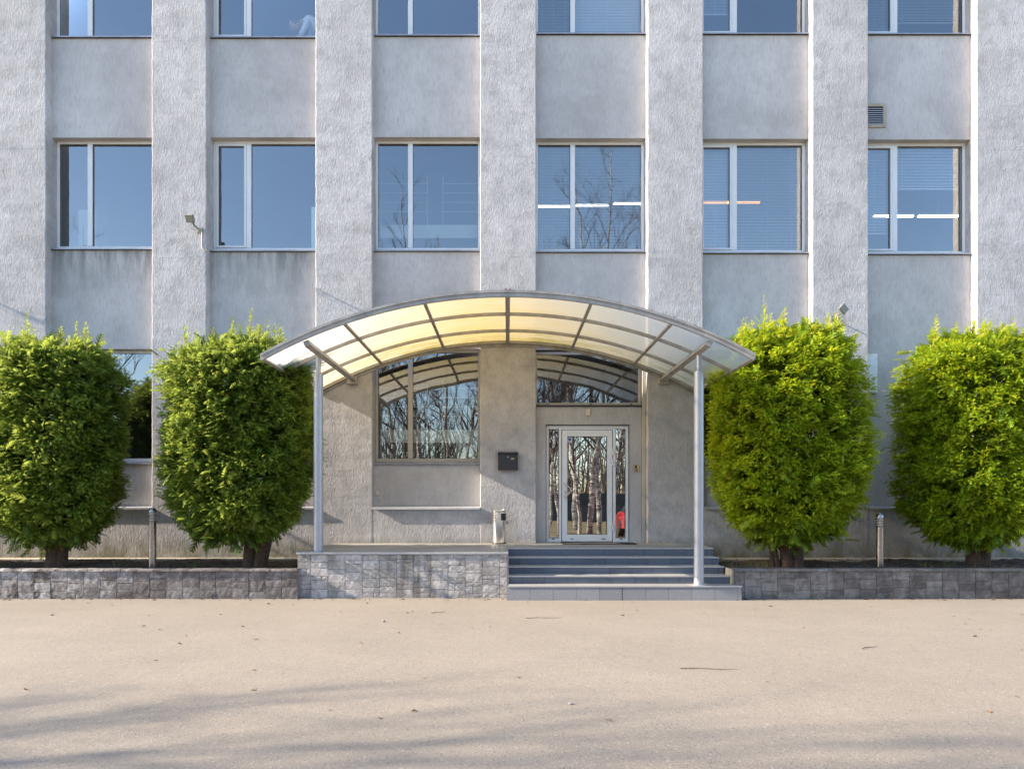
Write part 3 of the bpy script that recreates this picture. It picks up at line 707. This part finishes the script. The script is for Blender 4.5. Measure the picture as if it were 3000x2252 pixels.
# ------------------------------------------------------------------ canopy
CR, CZ = 7.10, 4.345
def arc(x): return CZ-(CR-math.sqrt(CR*CR-x*x))
CW = 3.436
CY = [-3.23, -2.11, -.97, -.06]
CN = empty('entrance_canopy', (0, -1.6, 3.4), 'arched entrance canopy of yellowed translucent sheets on a grey steel frame with two poles', 'canopy'); CN.location = (0, 0, 0)
def arch(y, w, h, name='arch_rib', mat='canopy_steel', x0=-CW, x1=CW, dz=0, n=48):
    vs = []; fs = []
    for i in range(n+1):
        x = x0+(x1-x0)*i/n; z = arc(x)+dz; nx = x/CR; nz = math.sqrt(1-nx*nx)
        for yy, q in ((-w/2, 0), (w/2, 0), (w/2, -h), (-w/2, -h)): vs.append((x+nx*q, y+yy, z+nz*q))
    for i in range(n):
        for k in range(4): fs.append((i*4+k, i*4+(k+1) % 4, i*4+4+(k+1) % 4, i*4+4+k))
    fs += [(3, 2, 1, 0), (n*4, n*4+1, n*4+2, n*4+3)]
    return MB().add(vs, fs).build(name, mat, CN)
for i, y in enumerate(CY): arch(y, .045, (.062, .045, .045, .05)[i])
arch(-3.262, .012, .035, 'edge_profile', 'canopy_steel', dz=.03)
arch(-1.66, 3.2, .0, 'x') if False else None
XS = [-CW, -2.30, -1.17, 0, 1.17, 2.30, CW]
def purlin(x, w, h, y0, y1, name='purlin', mat='canopy_steel', off=.004):
    z = arc(x)-off; nx = x/CR; nz = math.sqrt(1-nx*nx); tx, tzz = nz, -nx; vs = []
    for y in (y0, y1):
        for a, q in ((-w/2, 0), (w/2, 0), (w/2, -h), (-w/2, -h)): vs.append((x+tx*a+nx*q, y, z+tzz*a+nz*q))
    return MB().add(vs, [(0, 1, 2, 3), (7, 6, 5, 4), (0, 4, 5, 1), (1, 5, 6, 2), (2, 6, 7, 3), (3, 7, 4, 0)]).build(name, mat, CN)
for x in XS:
    for j in range(3):
        purlin(x, .045 if x else .06, .04, CY[j]+.027, CY[j+1]-.027)
for j in range(3): purlin(0, .018, .046, CY[j]+.03, CY[j+1]-.03, 'rust_stain_strip', 'rust', .0) if False else None
for x in (-2.82, 2.82): purlin(x, .08, .075, -3.2, -.09, 'beam', 'canopy_steel', .078)
for x in (-2.82, 2.82): box('wall_bracket', 'canopy_steel', x-.09, x+.09, -.085, -.002, arc(x)-.2, arc(x)-.08, CN, bevel=.004)
# rear flashing along the wall
arch(-.016, .026, .05, 'flashing', 'canopy_steel', dz=-.045)
# sheets
def sheet(xa, xb, ya, yb):
    n = 8; vs = []; fs = []
    for i in range(n+1):
        x = xa+(xb-xa)*i/n
        vs += [(x, ya, arc(x)+.006), (x, yb, arc(x)+.006)]
    for i in range(n): fs.append((i*2, i*2+2, i*2+3, i*2+1))
    return MB().add(vs, fs).build('canopy_sheet', 'polycarbonate', CN, smooth=True)
XP = [-CW, -2.82, -2.30, -1.17, 0, 1.17, 2.30, 2.82, CW]
XP = XS
for i in range(len(XP)-1):
    for j in range(3): sheet(XP[i]+.002, XP[i+1]-.002, CY[j]-(.03 if j == 0 else -.002), CY[j+1]+(-.002 if j < 2 else .03))
# clips with rust on the front rim
for x in (-.03, .03, .9, 1.25, 1.55, 2.0, 2.3, 2.6, 2.9, 3.2):
    z = arc(x); MB().tube([(x, -3.26, z+.03), (x, -3.26, z+.05)], .014 if abs(x) < .1 else .008, 6).build('clip', 'rust', CN)
# rusty centre joint
box('joint_plate', 'rust', -.036, -.031, -3.2, -.1, arc(0)-.06, arc(0)-.004, CN)
for (x, y, zb) in ((-2.87, -2.29, HL+.004), (2.83, -2.53, .211)):
    zt = arc(x)-.17; zj = 3.37
    MB().lathe([(.072, 0), (.072, zj-zb-.006), (.066, zj-zb), (.038, zj-zb+.004)], 32, (x, y, zb)).build('pole', 'pole_paint', CN, smooth=True)
    MB().lathe([(.036, 0), (.036, zt-zj+.05)], 24, (x, y, zj)).build('pole_neck', 'pole_paint', CN, smooth=True)
    MB().lathe([(.105, 0), (.105, .006), (.074, .008)], 24, (x, y, zb-.003)).build('base_flange', 'pole_paint', CN)
    for k in range(4):
        a = R(45+90*k); MB().lathe([(.008, 0), (.008, .012)], 6, (x+.09*math.cos(a), y+.09*math.sin(a), zb+.003)).build('bolt', 'bollard_steel', CN)

# ------------------------------------------------------------------ bollards
def bollard(x, z0, label):
    b = empty('bollard_light', (x, -1.91, z0), label, 'bollard light', 'bollard lights in the planting beds')
    MB().lathe([(.056, -.05), (.056, .70), (.05, .702)], 32).build('post', 'bollard_steel', b, smooth=True)
    MB().lathe([(.044, .70), (.044, .86)], 24).build('lamp_core', 'blind', b, smooth=True)
    for k in range(4): MB().lathe([(.05, .712+k*.038), (.076, .706+k*.038), (.078, .714+k*.038), (.05, .724+k*.038)], 32).build('louvre_ring', 'bollard_steel', b, smooth=True)
    MB().lathe([(.064, .858)]+[(.064*math.cos(R(t)), .862+.068*math.sin(R(t))) for t in range(0, 91, 12)], 32).build('dome_cap', 'bollard_steel', b, smooth=True)
bollard(-5.56, .42, 'steel bollard light between the two left bushes'); bollard(5.82, .34, 'steel bollard light between the two right bushes')

# ------------------------------------------------------------------ thuja bushes
def frond_mesh():
    # unit frond along +x, flat in xy, with side lobes, tip bending in z
    V = []; F = []; tp = []
    def tri(a, b, c):
        k = len(V); V.extend([a, b, c]); F.append((k, k+1, k+2)); tp.extend([a[0], b[0], c[0]])
    zf = lambda x: -.28*x*x
    for i, x in enumerate((.05, .27, .48, .68)):
        l = (.40, .42, .36, .24)[i]
        for s in (1, -1):
            tri((x-.04, 0, zf(x)), (x+.17, 0, zf(x+.17)), (x+l*.95, s*l*.70, zf(x+l*.8)-.04))
    tri((.0, .025, 0), (.0, -.025, 0), (1.0, 0, zf(1)))
    return np.array(V), np.array(F), np.array(tp)
FV, FF, FT = frond_mesh()
def prof(t):
    # half-width factor along the height, 0 bottom .. 1 top
    return np.interp(t, [0, .03, .08, .18, .32, .55, .8, .9, .96, 1.0], [.60, .70, .82, .94, 1.0, 1.0, .98, .96, .90, .72])
def thuja(name_label, x, y, hw, hd, z0, z1, mat, seed, nclump=1450, per=33, shoots=16, group='clipped thuja bushes along the facade', stems=((0, .10), (.12, .08)), skew=0):
    g = np.random.default_rng(seed); rr = random.Random(seed)
    T = empty('thuja_bush', (x, y, .40), name_label, 'bush', group)
    def surf(t, th, k):
        c, s = np.cos(th), np.sin(th); n = 3.2
        rad = (np.abs(c)**n+np.abs(s)**n)**(-1/n)
        lump = 1+.045*np.sin(3*th+seed+4*t)+.055*np.sin(5*th-9*t+seed*2)+.03*np.sin(11*t+2*th+seed*3)
        w = prof(t)*rad*lump*k
        return np.stack([hw*w*c+skew*(t-.5), hd*w*s, z0-.40+(z1-z0)*t], -1)
    def gen(nc, per, kmin, kmax, size, dark, spread):
        t = g.random(nc)
        # more clumps near the ends so top and bottom are closed
        e = g.random(nc); t = np.where(e < .12, 1-.06*g.random(nc), np.where(e < .2, .07*g.random(nc), t))
        th = g.random(nc)*2*np.pi; k = kmin+(kmax-kmin)*g.random(nc)**.7
        topc = t > .93; botc = t < .06
        k = np.where(topc | botc, k*np.sqrt(g.random(nc)), k)
        C = surf(t, th, k)
        out = C.copy(); out[:, 2] = (t-.5)*1.2*0; nrm = np.linalg.norm(out, axis=1, keepdims=True)+1e-6
        out = out/nrm; out[:, 2] += np.where(topc, 1.6, np.where(botc, -.6, .18)); out /= np.linalg.norm(out, axis=1, keepdims=True)
        ctint = g.normal(0, .10, nc)
        N = nc*per; C2 = np.repeat(C, per, 0); O = np.repeat(out, per, 0)
        P = C2+g.normal(0, 1, (N, 3))*np.array([spread, spread, spread*.72])
        D = O+g.normal(0, .55, (N, 3)); D[:, 2] += .02; D /= np.linalg.norm(D, axis=1, keepdims=True)
        up = np.array([0, 0, 1.0])+g.normal(0, .42, (N, 3)); S = np.cross(D, up); S /= np.linalg.norm(S, axis=1, keepdims=True)+1e-6
        U = np.cross(S, D); L = size*(.6+.8*g.random(N))
        V = P[:, None]+L[:, None, None]*(FV[None, :, 0:1]*D[:, None]+FV[None, :, 1:2]*S[:, None]*.95+FV[None, :, 2:3]*U[:, None])
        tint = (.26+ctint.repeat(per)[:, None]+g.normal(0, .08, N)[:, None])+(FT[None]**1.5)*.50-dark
        F = (FF[None]+np.arange(N)[:, None, None]*len(FV)).reshape(-1, 3)
        return V.reshape(-1, 3), F, np.clip(tint, 0, 1).reshape(-1)
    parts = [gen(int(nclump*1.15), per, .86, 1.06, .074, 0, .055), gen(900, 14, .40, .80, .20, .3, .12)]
    Vs = []; Fs = []; Ts = []; k = 0
    for v, f, tt in parts: Vs.append(v); Fs.append(f+k); Ts.append(tt); k += len(v)
    V = np.concatenate(Vs); F = np.concatenate(Fs); TT = np.concatenate(Ts)
    me = bpy.data.meshes.new('foliage'); me.vertices.add(len(V)); me.vertices.foreach_set('co', V.astype(np.float32).ravel())
    me.loops.add(F.size); me.loops.foreach_set('vertex_index', F.astype(np.int32).ravel())
    me.polygons.add(len(F)); me.polygons.foreach_set('loop_start', np.arange(0, F.size, 3, dtype=np.int32)); me.update()
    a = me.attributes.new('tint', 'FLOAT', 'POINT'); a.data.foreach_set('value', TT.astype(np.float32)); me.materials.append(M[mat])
    link('foliage', me, T)
    # long shoots standing out of the clipped top
    sm = MB(); fv = []; ff = []; ft = []; k = 0
    for i in range(shoots):
        sx = rr.uniform(-.8, .8)*hw; sy = rr.uniform(-.7, .5)*hd; h = rr.uniform(.28, .55) if i else .72; sy = -abs(sy); b = Vector((sx, sy, z1-.40-.05))
        tip = b+Vector((rr.uniform(-.05, .05), rr.uniform(-.05, .05), h)); sm.tube([b, (b+tip)/2+Vector((.01, 0, 0)), tip], [.007, .005, .002], 4)
        for q in range(int(h*75)):
            u = rr.uniform(.15, 1); p = b.lerp(tip, u); L = .11*(1.15-u)+.03
            th = rr.uniform(0, 2*math.pi); D = np.array([math.cos(th), math.sin(th), rr.uniform(.7, 2.2)]); D /= np.linalg.norm(D)
            S = np.cross(D, [0, 0, 1]); S /= np.linalg.norm(S); U = np.cross(S, D)
            fv.append(np.array(p)+L*(FV[:, :1]*D+FV[:, 1:2]*S*.7+FV[:, 2:3]*U)); ff.append(FF+k); k += len(FV); ft.append(.55+FT*.4)
    sm.build('shoot_stems', 'shoot', T)['kind'] = 'stuff'
    me = bpy.data.meshes.new('shoot_tips'); me.from_pydata(np.concatenate(fv).tolist(), [], np.concatenate(ff).tolist())
    a = me.attributes.new('tint', 'FLOAT', 'POINT'); a.data.foreach_set('value', np.concatenate(ft).astype(np.float32)); me.materials.append(M[mat]); link('shoot_tips', me, T)['kind'] = 'stuff'
    for (sx, sr) in stems:
        lean = rr.uniform(-.05, .05)+sx*.5; pts = [(sx, 0, -.08), (sx+.01, 0, .03), (sx+lean*.3, .0, .25), (sx+lean*.8, .02, .7), (sx+lean*1.4, .02, 1.6)]
        o = MB().tube(pts, [sr*1.7, sr*1.15, sr, sr*.9, sr*.5], 12).build('trunk', 'bark', T, smooth=True)
        for v in o.data.vertices: v.co.x += random.uniform(-.008, .008); v.co.y += random.uniform(-.008, .008)
    for q in range(4):
        a = rr.uniform(0, 6.28); MB().tube([(stems[0][0], 0, .15), (stems[0][0]+.18*math.cos(a), .12*math.sin(a), .35), (stems[0][0]+.4*math.cos(a), .3*math.sin(a), .8)], [.018, .014, .006], 6).build('branch', 'bark', T, smooth=True)
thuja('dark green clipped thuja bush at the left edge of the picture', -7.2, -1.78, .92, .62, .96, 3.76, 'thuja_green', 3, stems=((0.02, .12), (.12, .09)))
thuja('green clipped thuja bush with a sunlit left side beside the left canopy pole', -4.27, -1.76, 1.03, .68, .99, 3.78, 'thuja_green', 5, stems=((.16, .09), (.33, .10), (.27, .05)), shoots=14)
thuja('clipped thuja bush right of the canopy, leaf colour tinted as sunlit', 4.53, -1.5, 1.07, .76, .97, 4.0, 'thuja_sunlit', 8, stems=((-.02, .09), (.14, .09), (-.18, .045), (-.25, .035)), shoots=26)
thuja('clipped thuja bush, leaf colour tinted as sunlit, cut off by the right edge of the picture', 7.62, -1.45, 1.05, .76, .93, 3.93, 'thuja_sunlit', 11, stems=((-.05, .11), (.08, .11)), shoots=26)
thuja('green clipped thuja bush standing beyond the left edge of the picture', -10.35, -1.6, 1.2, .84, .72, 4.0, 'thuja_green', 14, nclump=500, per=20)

# ------------------------------------------------------------------ litter on the ground
def litter(name, n, fn, kind=True):
    mb = MB()
    for i in range(n):
        x, y, z = fn(); s = random.uniform(.012, .035); a = random.uniform(0, 6.28); c, q = math.cos(a)*s, math.sin(a)*s; h = random.uniform(.004, .02)
        mb.add([(x-c, y-q, z), (x+q*.5, y-c*.5, z+h), (x+c, y+q, z+.002), (x-q*.5, y+c*.5, z+h*.6)], [(0, 1, 2, 3)])
    tag(mb.build(name, 'leaf_litter'), kind='stuff')
litter('dead_leaves', 340, lambda: (random.uniform(-9, 9), -2.56-abs(random.gauss(0, .06)), .003) if random.random() < .75 else (random.uniform(-7, 8), random.uniform(-9, -2.8), .003))
litter('bed_litter', 1500, lambda: (random.choice((-1, 1))*random.uniform(3.4, 9.5), random.uniform(-2.35, -.45), .415+random.random()*.02))
def grass(x0, x1, y0, y1, z, n, h):
    mb = MB()
    for i in range(n):
        x, y = random.uniform(x0, x1), random.uniform(y0, y1); hh = h*random.uniform(.5, 1.4); a = random.uniform(0, 6.28); l = hh*.4
        mb.add([(x-.003, y, z), (x+.003, y, z), (x+l*math.cos(a), y+l*math.sin(a), z+hh)], [(0, 1, 2)])
    return mb
simple('weed_green', (.10, .15, .03), .8, 0, .3, 9)
g = MB()
for c in (3.55, 3.9, 4.05, -6.2, -8.1, 6.6, 7.0, -5.0): 
    q = grass(c-.1, c+.1, -1.9, -1.6, .41, 16, .09); g.add(q.v, q.f)
tag(g.build('weed_tufts', 'weed_green'), kind='stuff')
for i, (x, y, a, l, lab) in enumerate(((1.75, -7.15, -.1, .5, 'long thin dead twig on the asphalt right of centre'), (.45, -4.35, .05, .45, 'thin dead twig lying on the asphalt in front of the steps'), (-.9, -3.9, .4, .2, 'short dark twig on the asphalt in front of the platform'), (3.6, -6.2, .5, .25, 'short dead twig on the asphalt at the right'))):
    pts = [(-l/2, 0, .006), (-l/6, .02, .008), (l/5, -.01, .007), (l/2, .015, .006)]
    o = MB().tube(pts, [.004, .0035, .003, .001], 5).build('twig', 'twig', None, (x, y, .002)); o.rotation_euler.z = a; tag(o, lab, 'twig')
for x, y, s, lab in ((-1.5, -4.6, .022, 'small dark pebble on the asphalt in front of the platform'), (.45, -8.25, .016, 'small pale pebble on the asphalt near the bottom centre')):
    bm = bmesh.new(); bmesh.ops.create_icosphere(bm, subdivisions=2, radius=s)
    for v in bm.verts: v.co *= random.uniform(.8, 1.15); v.co.z *= .6
    me = bpy.data.meshes.new('pebble'); bm.to_mesh(me); bm.free(); me.materials.append(M['stone_light']); tag(link('pebble', me, None, (x, y, s*.5)), lab, 'pebble')

# ------------------------------------------------------------------ what the glass mirrors: birches, fence and car behind the camera
def birch_meshes(seed, H):
    rr = random.Random(seed); tr = MB(); tw = MB(); fine = MB()
    lean = Vector((rr.uniform(-.16, .16), rr.uniform(-.05, .05), 1)); pts = []; p = Vector((0, 0, -.1)); n = 12
    for i in range(n+1): pts.append(p.copy()); p = p+Vector((lean.x*H/n+rr.uniform(-.12, .12), lean.y*H/n+rr.uniform(-.08, .08), H/n))
    r0 = rr.uniform(.075, .115); tr.tube(pts, [r0*(1-.93*i/n) for i in range(n+1)], 9)
    def branch(p, d, L, r, lev):
        k = 4; q = p.copy(); ps = [q.copy()]
        for i in range(k):
            d = (d+Vector((rr.uniform(-.2, .2), rr.uniform(-.2, .2), .1 if lev < 2 else -.12))).normalized(); q = q+d*L/k; ps.append(q.copy())
        (tw if lev < 2 else fine).tube(ps, [r*(1-.8*i/k) for i in range(k+1)], 5 if lev < 2 else 3, cap=False)
        if lev < 3:
            for j in range((5, 5, 4)[lev]):
                f = rr.uniform(.25, 1); i = min(k-1, int(f*k)); b = ps[i].lerp(ps[i+1], f*k-i)
                d2 = (d+Vector((rr.uniform(-.9, .9), rr.uniform(-.9, .9), rr.uniform(-.2, .5)))).normalized(); branch(b, d2, L*rr.uniform(.35, .6), r*.45, lev+1)
    for i in range(20):
        f = .22+.78*i/20; idx = min(n-1, int(f*n)); b = pts[idx].lerp(pts[idx+1], f*n-idx); a = rr.uniform(0, 6.28)
        branch(b, Vector((math.cos(a)*.8, math.sin(a)*.8, .75)).normalized(), H*.27*(1.15-f)*rr.uniform(.7, 1.2), .045*(1.1-f), 0)
    return tr, tw, fine
protos = []
for sd, H in ((1, 13), (2, 11), (3, 14)):
    T = empty('birch_tree', (0, 0, 0)); tr, tw, fn = birch_meshes(sd, H)
    tr.build('trunk', 'birch_bark', T, smooth=True); tw.build('limbs', 'twig', T); fn.build('twigs', 'twig', T)['kind'] = 'stuff'; protos.append(T)
spots = [(2.2, -17.2), (2.9, -16.6), (3.35, -16.9), (3.9, -17.4), (1.7, -18.4), (4.4, -18.2), (5.6, -19), (.4, -18.2), (-1.2, -19.5), (-.6, -17.3), (-2.4, -20), (7.5, -19.5), (9.5, -22), (-5, -22), (3.2, -22), (1, -24), (5.5, -25), (-3, -25), (-7.5, -26), (12, -27), (8, -27), (2.4, -28), (-10, -30), (-.8, -30), (-14, -24), (15, -23), (-5.5, -31),
         (-3.6, -17.9), (-4.4, -18.8), (6.8, -18), (-13.5, -11.1), (-17, -11.5), (-21, -11.9), (-15.2, -12.2), (-26, -12), (-19, -13)]
for i, (x, y) in enumerate(spots):
    o = protos[i % 3] if i < 3 else copy_tree(protos[i % 3])
    o.location = (x, y, 0); o.rotation_euler.z = i*1.9; sc = .85+.3*((i*37) % 10)/10; sc = 1.25 if i in (2, 3, 27, 28, 29) else sc; o.scale = (sc, sc, sc)
    side = x < -12 and y > -14
    tag(o, 'bare birch tree left of the yard, out of frame, shading the asphalt' if side else 'bare white birch across the yard, seen mirrored in the window glass', 'tree', 'birches left of the yard' if side else 'birches behind the camera mirrored in the glass')
fb = empty('board_fence', (0, -34, 0), 'dark board fence behind the birches, mirrored low in the door glass', 'fence')
bm0 = MB().box(-1.48, 1.48, -.02, .02, 0, 1.7).build('fence_panel', 'fence_dark', fb)
for k in range(-7, 8):
    o = bm0 if k == -7 else bm0.copy()
    if k > -7: col.objects.link(o)
    o.location = (k*3.0, 0, .1)
hd = MB(); rr = random.Random(4)
for i in range(2300):
    x = rr.uniform(-75, 75); y = rr.uniform(-62, -36); h = rr.uniform(4, 11); x1 = x+rr.uniform(-.7, .7); x2 = x1+rr.uniform(-.8, .8)
    hd.tube([(x, y, 0), (x1, y, h*.5), (x2, y, h)], [.07, .045, .01], 3, cap=False)
    for q in range(9):
        f = rr.uniform(.2, .95); a = rr.uniform(-1, 1); b0 = (x+(x1-x)*min(1, f*2) if f < .5 else x1+(x2-x1)*(f*2-1), y, h*f); l = h*.28*(1.2-f)
        hd.tube([b0, (b0[0]+a*l, y+rr.uniform(-.5, .5), b0[2]+l*rr.uniform(.4, 1))], [.028, .008], 3, cap=False)
tag(hd.build('distant_wood', 'twig'), kind='stuff')
def car():
    C = empty('parked_car', (5.3, -14.6, 0), 'red hatchback car parked across the yard, mirrored in the door side light', 'car', rz=R(90))
    prof = [(-2.0, .35), (-2.03, .62), (-1.95, .86), (-1.5, .98), (-.95, 1.04), (-.35, 1.42), (.2, 1.50), (1.0, 1.46), (1.6, 1.2), (1.92, .95), (2.0, .6), (1.98, .35)]
    ys = [(-.84, .93), (-.86, .98), (-.78, 1.0), (0, 1.015), (.78, 1.0), (.86, .98), (.84, .93)]
    vs = []; n = len(prof)
    for (y, s) in ys:
        for (x, z) in prof:
            yy = y*(1-.22*max(0, z-.95)/.55); vs.append((x*s, yy, .33+(z-.33)*s))
    fs = [(i*n+k, i*n+(k+1) % n, (i+1)*n+(k+1) % n, (i+1)*n+k) for i in range(len(ys)-1) for k in range(n)]+[tuple(range(n)), tuple(range((len(ys)-1)*n+n-1, (len(ys)-1)*n-1, -1))]
    MB().add(vs, fs).build('car_body', 'car_red', C, smooth=True, bevel=.02)
    for s in (-1, 1):
        MB().add([(-.8, s*.86, 1.02), (1.35, s*.86, 1.02), (1.0, s*.745, 1.36), (-.3, s*.745, 1.36), (-.8, s*.84, 1.02), (1.35, s*.84, 1.02), (1.0, s*.72, 1.36), (-.3, s*.72, 1.36)], [(0, 1, 2, 3), (7, 6, 5, 4), (0, 4, 5, 1), (1, 5, 6, 2), (2, 6, 7, 3), (3, 7, 4, 0)]).build('side_window', 'car_glass', C)
        MB().box(-2.06, -1.98, s*.62-.15, s*.62+.15, .66, .8).build('headlight', 'grey_box', C, bevel=.02)
        for x in (-1.25, 1.25):
            W = MB().lathe([(.2, -.1), (.31, -.1), (.33, -.06), (.33, .06), (.31, .1), (.2, .1)], 28).build('tyre', 'tyre', C, (x, s*.78, .33), smooth=True); W.rotation_euler = (R(90), 0, 0)
            MB().lathe([(.2, -.08), (.2, .08)], 20).build('rim', 'trim', W)
    MB().add([(-.98, -.70, 1.06), (-.98, .70, 1.06), (-.42, .6, 1.415), (-.42, -.6, 1.415), (-.96, -.70, 1.04), (-.96, .70, 1.04), (-.40, .6, 1.40), (-.40, -.6, 1.40)], [(0, 1, 2, 3), (7, 6, 5, 4), (0, 4, 5, 1), (1, 5, 6, 2), (2, 6, 7, 3), (3, 7, 4, 0)]).build('windscreen', 'car_glass', C)
car()
